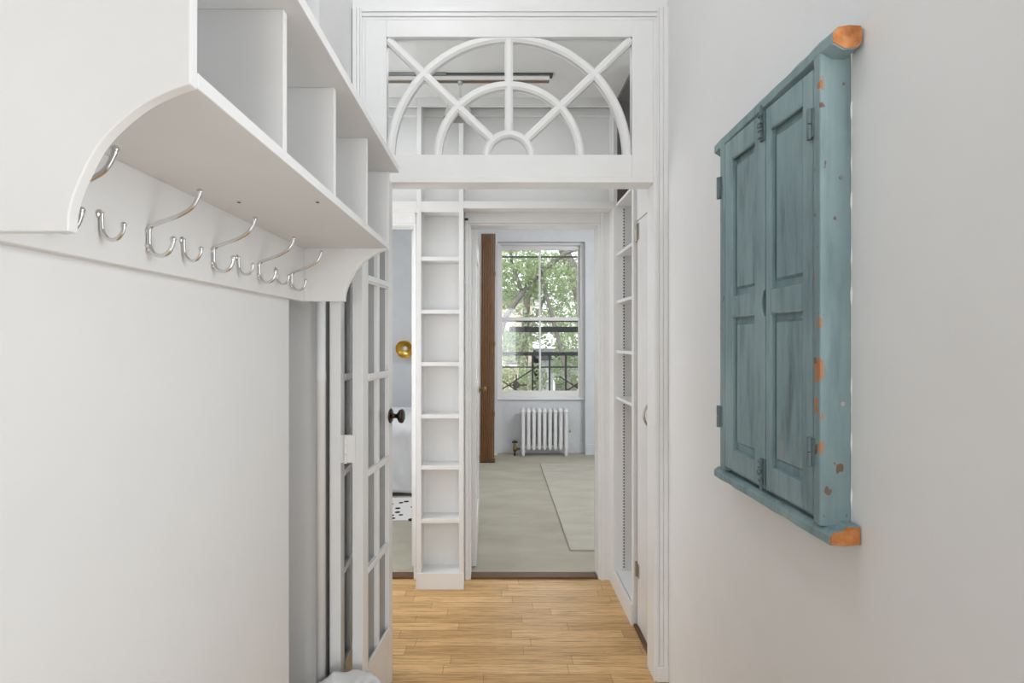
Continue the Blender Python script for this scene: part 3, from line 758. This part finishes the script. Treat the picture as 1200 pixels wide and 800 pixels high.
# ------------------------------------------------------------------ bedroom contents
# radiator
ry, n_s, pit = 5.83, 9, 6.26*5.80/F
rx0 = px(613, 0, 5.80)[0]
rad = thing('radiator', 'white cast iron column radiator under the bedroom window', 'radiator', (rx0+pit*4, ry, 0))
for i in range(n_s):
    x = rx0+pit*i; bm = new(); end = i in (0, n_s-1)
    for k, yy in enumerate((ry-.055, ry, ry+.055)):
        zb_ = .012 if (end and k != 1) else .085
        prof = [(.012, zb_), (.0195, zb_+.015), (.0215, .14), (.0205, .3), (.0215, .49), (.024, .525), (.015, .549)]
        lathe(bm, [(r_, z) for r_, z in prof], (x, yy, 0), (0, 0, 1), 14)
    # head and foot castings linking the columns
    tube(bm, spline([(x, ry-.068, .520), (x, ry-.06, .535), (x, ry, .545), (x, ry+.06, .535), (x, ry+.068, .520)], 4), [.012]+[.024]*15+[.012], 12)
    tube(bm, [(x, ry-.062, .112), (x, ry-.05, .110), (x, ry+.05, .110), (x, ry+.062, .112)], [.012, .018, .018, .012], 12)
    lathe(bm, [(.022, 0), (.026, .008), (.026, pit-.008), (.022, pit)], (x-pit/2, ry, .52), (1, 0, 0), 14)
    lathe(bm, [(.020, 0), (.023, .008), (.023, pit-.008), (.020, pit)], (x-pit/2, ry, .115), (1, 0, 0), 14)
    obj('section', bm, 'radiator_paint', rad, smooth=True)
vx = px(603.5, 0, 5.80)[0]
bm = new()
lathe(bm, [(.011, 0), (.011, .05), (.020, .055), (.022, .10), (.014, .105), (.012, .135), (.007, .14), (.007, .155)], (vx, ry, .004), (0, 0, 1), 16)
lathe(bm, [(.012, 0), (.018, .004), (.018, .02), (.012, .024), (.011, .05)], (vx+.01, ry, .085), (1, 0, 0), 16)
va = obj('valve', bm, 'aged_brass', rad, smooth=True)
bm = new(); lathe(bm, [(.012, 0), (.034, .004), (.035, .016), (.02, .024)], (vx, ry, .155), (0, 0, 1), 18); obj('valve_handle', bm, 'black_iron', va)
bm = new(); ax = rx0+pit*8.5
tube(bm, [(ax-.01, ry, .30), (ax+.016, ry, .30)], .006, 10); lathe(bm, [(.012, 0), (.013, .03), (.006, .042)], (ax+.024, ry, .28), (0, 0, 1), 14); obj('air_vent', bm, 'chrome', rad)

# rug on the carpet
bm = new(); box(bm, .475, 2.0, 3.20, 5.42, .004, .016)
tag(obj('area_rug', bm, 'rug_pile', bev=.005, at=(1.2, 4.3, .004)), 'pale carpet rug lying before the radiator', 'rug')
bm = new(); box(bm, -1.9, -.62, 3.73, 4.27, .004, .012)
tag(obj('area_rug', bm, 'spotted_rug', bev=.003, at=(-1.3, 4.2, .004)), 'white rug with black spots beside the bed', 'rug')

# accordion wood screen
y0s, y1s = 5.50, 5.66
sx0, sx1 = px(563, 0, 5.55)[0], px(580, 0, 5.55)[0]
sc = thing('folding_screen', 'brown ribbed wooden accordion screen folded against the bedroom wall', 'screen', ((sx0+sx1)/2, 5.58, 0))
nf = 8
for k in range(nf):
    x = sx0+(sx1-sx0)*(k+.5)/nf; wd = (sx1-sx0)/nf
    bm = new(); t = .018
    poly = []
    for j in range(7):
        a = PI+PI*j/6; poly.append((x+wd*.44*math.cos(a), y0s+.012+.012*math.sin(a)))
    poly += [(x+wd*.44, y1s), (x-wd*.44, y1s)]
    prism(bm, poly, lambda u, v, q: (u+t*(q-1.2)*.5*.6, v, q), .012, 2.55)
    obj('slat', bm, 'screen_wood', sc)
for z in (.5, 1.3, 2.1):
    bm = new(); box(bm, sx0-.004+(z-1.2)*.0054, sx1+.004+(z-1.2)*.0054, y1s, y1s+.01, z, z+.05)
    obj('rail', bm, 'screen_wood', sc)
bm = new(); box(bm, sx0-.006, sx1-.0, y0s+.0, y1s+.01, .004, .0125); obj('foot', bm, 'black_iron', sc)

# bed
bed = thing('bed', 'low bed standing against the bedroom wall behind the spotted rug', 'bed', (-1.6, 5.1, 0))
bm = new(); box(bm, -2.55, -.80, 4.40, 5.78, .14, .26); obj('base', bm, 'bin_plastic', bed, .01)
bm = new(); box(bm, -2.55, -.79, 4.39, 5.79, .26, .48); obj('mattress', bm, 'bedding', bed, .05, seg=4)
for x in (-2.45, -.9):
    for y in (4.5, 5.68):
        bm = new(); lathe(bm, [(.025, 0), (.03, .136)], (x, y, .004), (0, 0, 1), 14); obj('leg', bm, 'screen_wood', bed)
bm = new(); nx, ny = 70, 60; G_ = []
for i in range(nx+1):
    u = i/nx; row = []
    for j in range(ny+1):
        v = j/ny
        # arc-length wrap down the near side and the foot end
        sy = v*1.72; top_z = .50
        if sy < .48: y = 4.335; z = .03+sy
        elif sy < .58: a = (sy-.48)/.1*PI/2; y = 4.335+.07*(1-math.cos(a)); z = .51+.05*math.sin(a)
        else: y = 4.405+(sy-.58); z = .56
        sx = u*2.05
        if sx > 1.75:
            q = (sx-1.75)/.30; x = -2.47+1.75+.06*math.sin(min(1, q*2)*PI/2); z = min(z, max(.03, .56-max(0, q-.15)*.62))
        else: x = -2.47+sx
        nn = noise.noise((x*2.6, y*2.6, z*2.3)); n2 = noise.noise((x*9, y*7, z*3+4))*1.5
        amp = 1 if sy > .2 else sy/.2
        row.append(bm.verts.new((x+.03*n2*amp, y-.03*abs(nn)-(.02*n2+.05*abs(noise.noise((x*7+z*1.5, z*1.6, 3))))*amp+.015, z+.09*max(0, nn+.35)*(1 if sy > .4 else .2)+.012*n2*amp)))
    G_.append(row)
for i in range(nx):
    for j in range(ny): bm.faces.new((G_[i][j], G_[i+1][j], G_[i+1][j+1], G_[i][j+1]))
dv = obj('duvet', bm, 'bedding', smooth=True, at=(-1.5, 5.0, .5))
sm = dv.modifiers.new('thickness', 'SOLIDIFY'); sm.thickness = .03; sm.offset = 1
tag(dv, 'rumpled white duvet draped over the bed', 'duvet')

# wall lamp
lx, lz = px(475.5, 406.5, YB-.10)
wl = thing('wall_lamp', 'round gold dome lamp on the wall above the bed', 'lamp', (lx, YB, lz))
bm = new(); lathe(bm, [(.050, 0), (.050, .015), (.012, .02), (.012, .06)], (lx, YB, lz), (0, -1, 0), 24); obj('base', bm, 'brass', wl)
bm = new(); prof = [(.016, .058)]+[(.108*math.sin(a), .058+.075*(1-math.cos(a))) for a in [PI/2*k/8 for k in range(2, 9)]]
inner = [(max(.004, r_-.004), d_+.003) for r_, d_ in prof[::-1]]
lathe(bm, prof+inner, (lx, YB, lz), (-.08, -1, -.22), 32); obj('lamp_shade', bm, 'brass', wl, smooth=True)
bm = new(); bmesh.ops.create_uvsphere(bm, u_segments=16, v_segments=10, radius=.028, matrix=Matrix.Translation((lx-.007, YB-.105, lz-.018))); obj('bulb', bm, 'canvas_white', wl, smooth=True)

# ------------------------------------------------------------------ outside the window
bm = new(); box(bm, -30, 30, 8.0, 60, -4.2, -4.0)
struct('ground', bm, 'garden_soil', 'garden ground far below the window', 'ground')
YR = 6.75
fe = thing('fire_escape', 'black iron railing with crossed bars outside the bedroom window', 'railing', (.6, YR, 0))
def hb(name, y, th, x0=-.6, x1=1.9, dy=.02):
    z = px(0, y, YR)[1]; bm = new(); box(bm, x0, x1, YR-dy/2, YR+dy/2, z-th/2, z+th/2); obj(name, bm, 'black_iron', fe)
hb('top_rail', 414.5, .05, dy=.05); hb('rail', 430, .018); hb('rail', 470, .03)
hb('deck_edge', 386, .075, px(597, 0, YR)[0], 1.9, .06)
hb('rail', 376, .03); hb('rail', 301, .022)
for X in (-.06, 1.12):
    bm = new(); z = px(0, 470, YR)[1]; box(bm, X-.015, X+.015, 6.11, YR, z-.015, z+.015); obj('bracket', bm, 'black_iron', fe)
zt_, zb_ = px(0, 414, YR)[1], px(0, 472, YR)[1]
for xx in (560, 624, 644, 663, 700):
    X = px(xx, 0, YR)[0]; bm = new(); box(bm, X-.012, X+.012, YR-.012, YR+.012, zb_, zt_); obj('post', bm, 'black_iron', fe)
for xc, yc in ((605, 451), (682, 452), (530, 452)):
    for ang in (40, -40, 90, 0):
        X, Z = px(xc, yc, YR); l_ = .50 if ang in (40, -40) else .16; a = math.radians(ang)
        bm = new(); dx, dz = math.cos(a)*l_, math.sin(a)*l_
        tube(bm, [(X-dx*.8, YR, Z-dz*.4), (X+dx*.9, YR, Z+dz*.9)], .011, 6); obj('brace', bm, 'black_iron', fe)
    bm = new(); lathe(bm, [(.05, -.012), (.05, .012)], (*[px(xc, yc, YR)[0], YR, px(xc, yc, YR)[1]],), (0, 1, 0), 16); obj('boss', bm, 'black_iron', fe)

def building(name, label, mat, x0, x1, y0, y1, z0, z1, cols, rows):
    b = thing(name, label, 'building', ((x0+x1)/2, y0, z0))
    bm = new(); box(bm, x0, x1, y0, y1, z0, z1); obj('wall', bm, mat, b)
    bm = new(); box(bm, x0-.15, x1+.15, y0-.15, y1, z1, z1+.25); obj('cornice', bm, 'roof_dark', b)
    for i in range(cols):
        for j in range(rows):
            xx = x0+(x1-x0)*(i+.5)/cols; zz = z0+(z1-z0)*(j+.5)/rows
            bm = new(); box(bm, xx-.40, xx+.40, y0-.03, y0+.02, zz-.65, zz+.65); wn = obj('window', bm, 'trim_paint', b)
            bm = new(); box(bm, xx-.33, xx+.33, y0-.04, y0-.03, zz-.58, zz+.58); obj('pane', bm, 'roof_dark', wn)
building('row_house', 'pale brick house half hidden by the trees outside', 'facade_pale', -3.0, 1.25, 17, 23, -4, 2.8, 3, 2)
building('row_house', 'grey house low behind the railing outside the window', 'facade_grey', 1.5, 7.5, 15, 21, -4, .75, 5, 2)

def tree(name, label, trunk, limbs, blobs, nleaf, ls):
    base = trunk[0][:3]
    t = thing(name, label, 'tree', base)
    bm = new()
    for path in [trunk]+limbs:
        p4 = [Vector(p) for p in path]
        pts = []; rad_ = []
        for k in range(len(p4)-1):
            for q in range(5):
                m = p4[k].lerp(p4[k+1], q/5); pts.append(m.to_3d()); rad_.append(m.w)
        pts.append(p4[-1].to_3d()); rad_.append(p4[-1].w)
        tube(bm, pts, rad_, 10)
    obj('trunk', bm, 'tree_bark', t, smooth=True)
    bm = new()
    for (c, R, share) in blobs:
        for _ in range(int(nleaf*share)):
            while True:
                p = Vector((random.uniform(-1, 1), random.uniform(-1, 1), random.uniform(-1, 1)))
                if p.length < 1: break
            cl = noise.noise(p*2.6+Vector(c))
            if cl < -.12 and random.random() < .85: continue
            p = Vector(c)+Vector((p.x*R[0], p.y*R[1], p.z*R[2]))
            n_ = Vector((random.gauss(0, 1), random.gauss(0, 1)-.5, random.gauss(0, 1)+.7)).normalized()
            u = n_.cross(Vector((random.gauss(0, 1), random.gauss(0, 1), random.gauss(0, 1)))).normalized(); v_ = n_.cross(u)
            s_ = ls*random.uniform(.6, 1.3)
            a = [p-u*s_, p-u*s_*.2+v_*s_*.5+n_*s_*.08, p+u*s_*1.0, p-u*s_*.2-v_*s_*.5+n_*s_*.08]
            bm.faces.new([bm.verts.new(q) for q in a])
    obj('foliage', bm, 'leaf_green', t)
YT = 9.5
def q(x, y, r, dy=0): X, Z = px(x, y, YT+dy); return (X, YT+dy, Z, r)
tree('leafy_tree', 'leaning tree with a dark branch crossing the upper window panes',
     [(-.9, YT, -4, .16), q(560, 470, .09), q(592, 372, .056), q(612, 343, .052), q(634, 318, .048), q(662, 297, .044), q(700, 280, .04)],
     [[q(634, 320, .03), q(640, 345, .036), q(645, 362, .038), q(655, 400, .042), q(672, 470, .05)], [q(612, 343, .04), q(600, 310, .03), q(596, 270, .02)],
      [q(640, 345, .03, .2), q(622, 385, .028, .2), q(607, 420, .03, .2)]],
     [((px(606, 315, YT)[0], YT+.3, px(0, 312, YT)[1]), (.62, .7, .62), .40), ((px(648, 330, YT)[0], YT+.4, px(0, 322, YT)[1]), (.55, .7, .5), .30),
      ((px(603, 400, YT)[0], YT+.5, px(0, 402, YT)[1]), (.45, .5, .35), .14), ((px(670, 350, YT)[0], YT+.5, px(0, 372, YT)[1]), (.42, .5, .5), .16)], 7000, .042)
YT = 11.5
tree('leafy_tree', 'thick grey trunked tree at the right side of the bedroom window',
     [(2.3, YT, -4, .22), q(692, 420, .19), q(680, 345, .16), q(672, 318, .14), q(662, 296, .12), q(650, 270, .1)],
     [[q(680, 345, .08), q(690, 310, .06), q(700, 270, .04)]],
     [((px(672, 420, YT)[0], YT+.2, px(0, 432, YT)[1]), (.5, .6, .8), .35), ((px(600, 440, YT)[0], YT+.4, px(0, 446, YT)[1]), (.9, .6, .55), .35),
      ((px(690, 320, YT)[0], YT+.8, px(0, 310, YT)[1]), (1.0, .8, .9), .3)], 5200, .05)
YT = 14
tree('leafy_tree', 'pale background tree filling the gaps behind the other trees',
     [(.5, YT, -4, .2), q(615, 400, .12), q(620, 300, .07)], [[q(617, 350, .06), q(650, 310, .03)]],
     [((px(615, 330, YT)[0], YT, px(0, 335, YT)[1]), (1.6, .8, 1.1), .6), ((px(650, 380, YT)[0], YT, px(0, 385, YT)[1]), (1.0, .8, .6), .4)], 2600, .075)
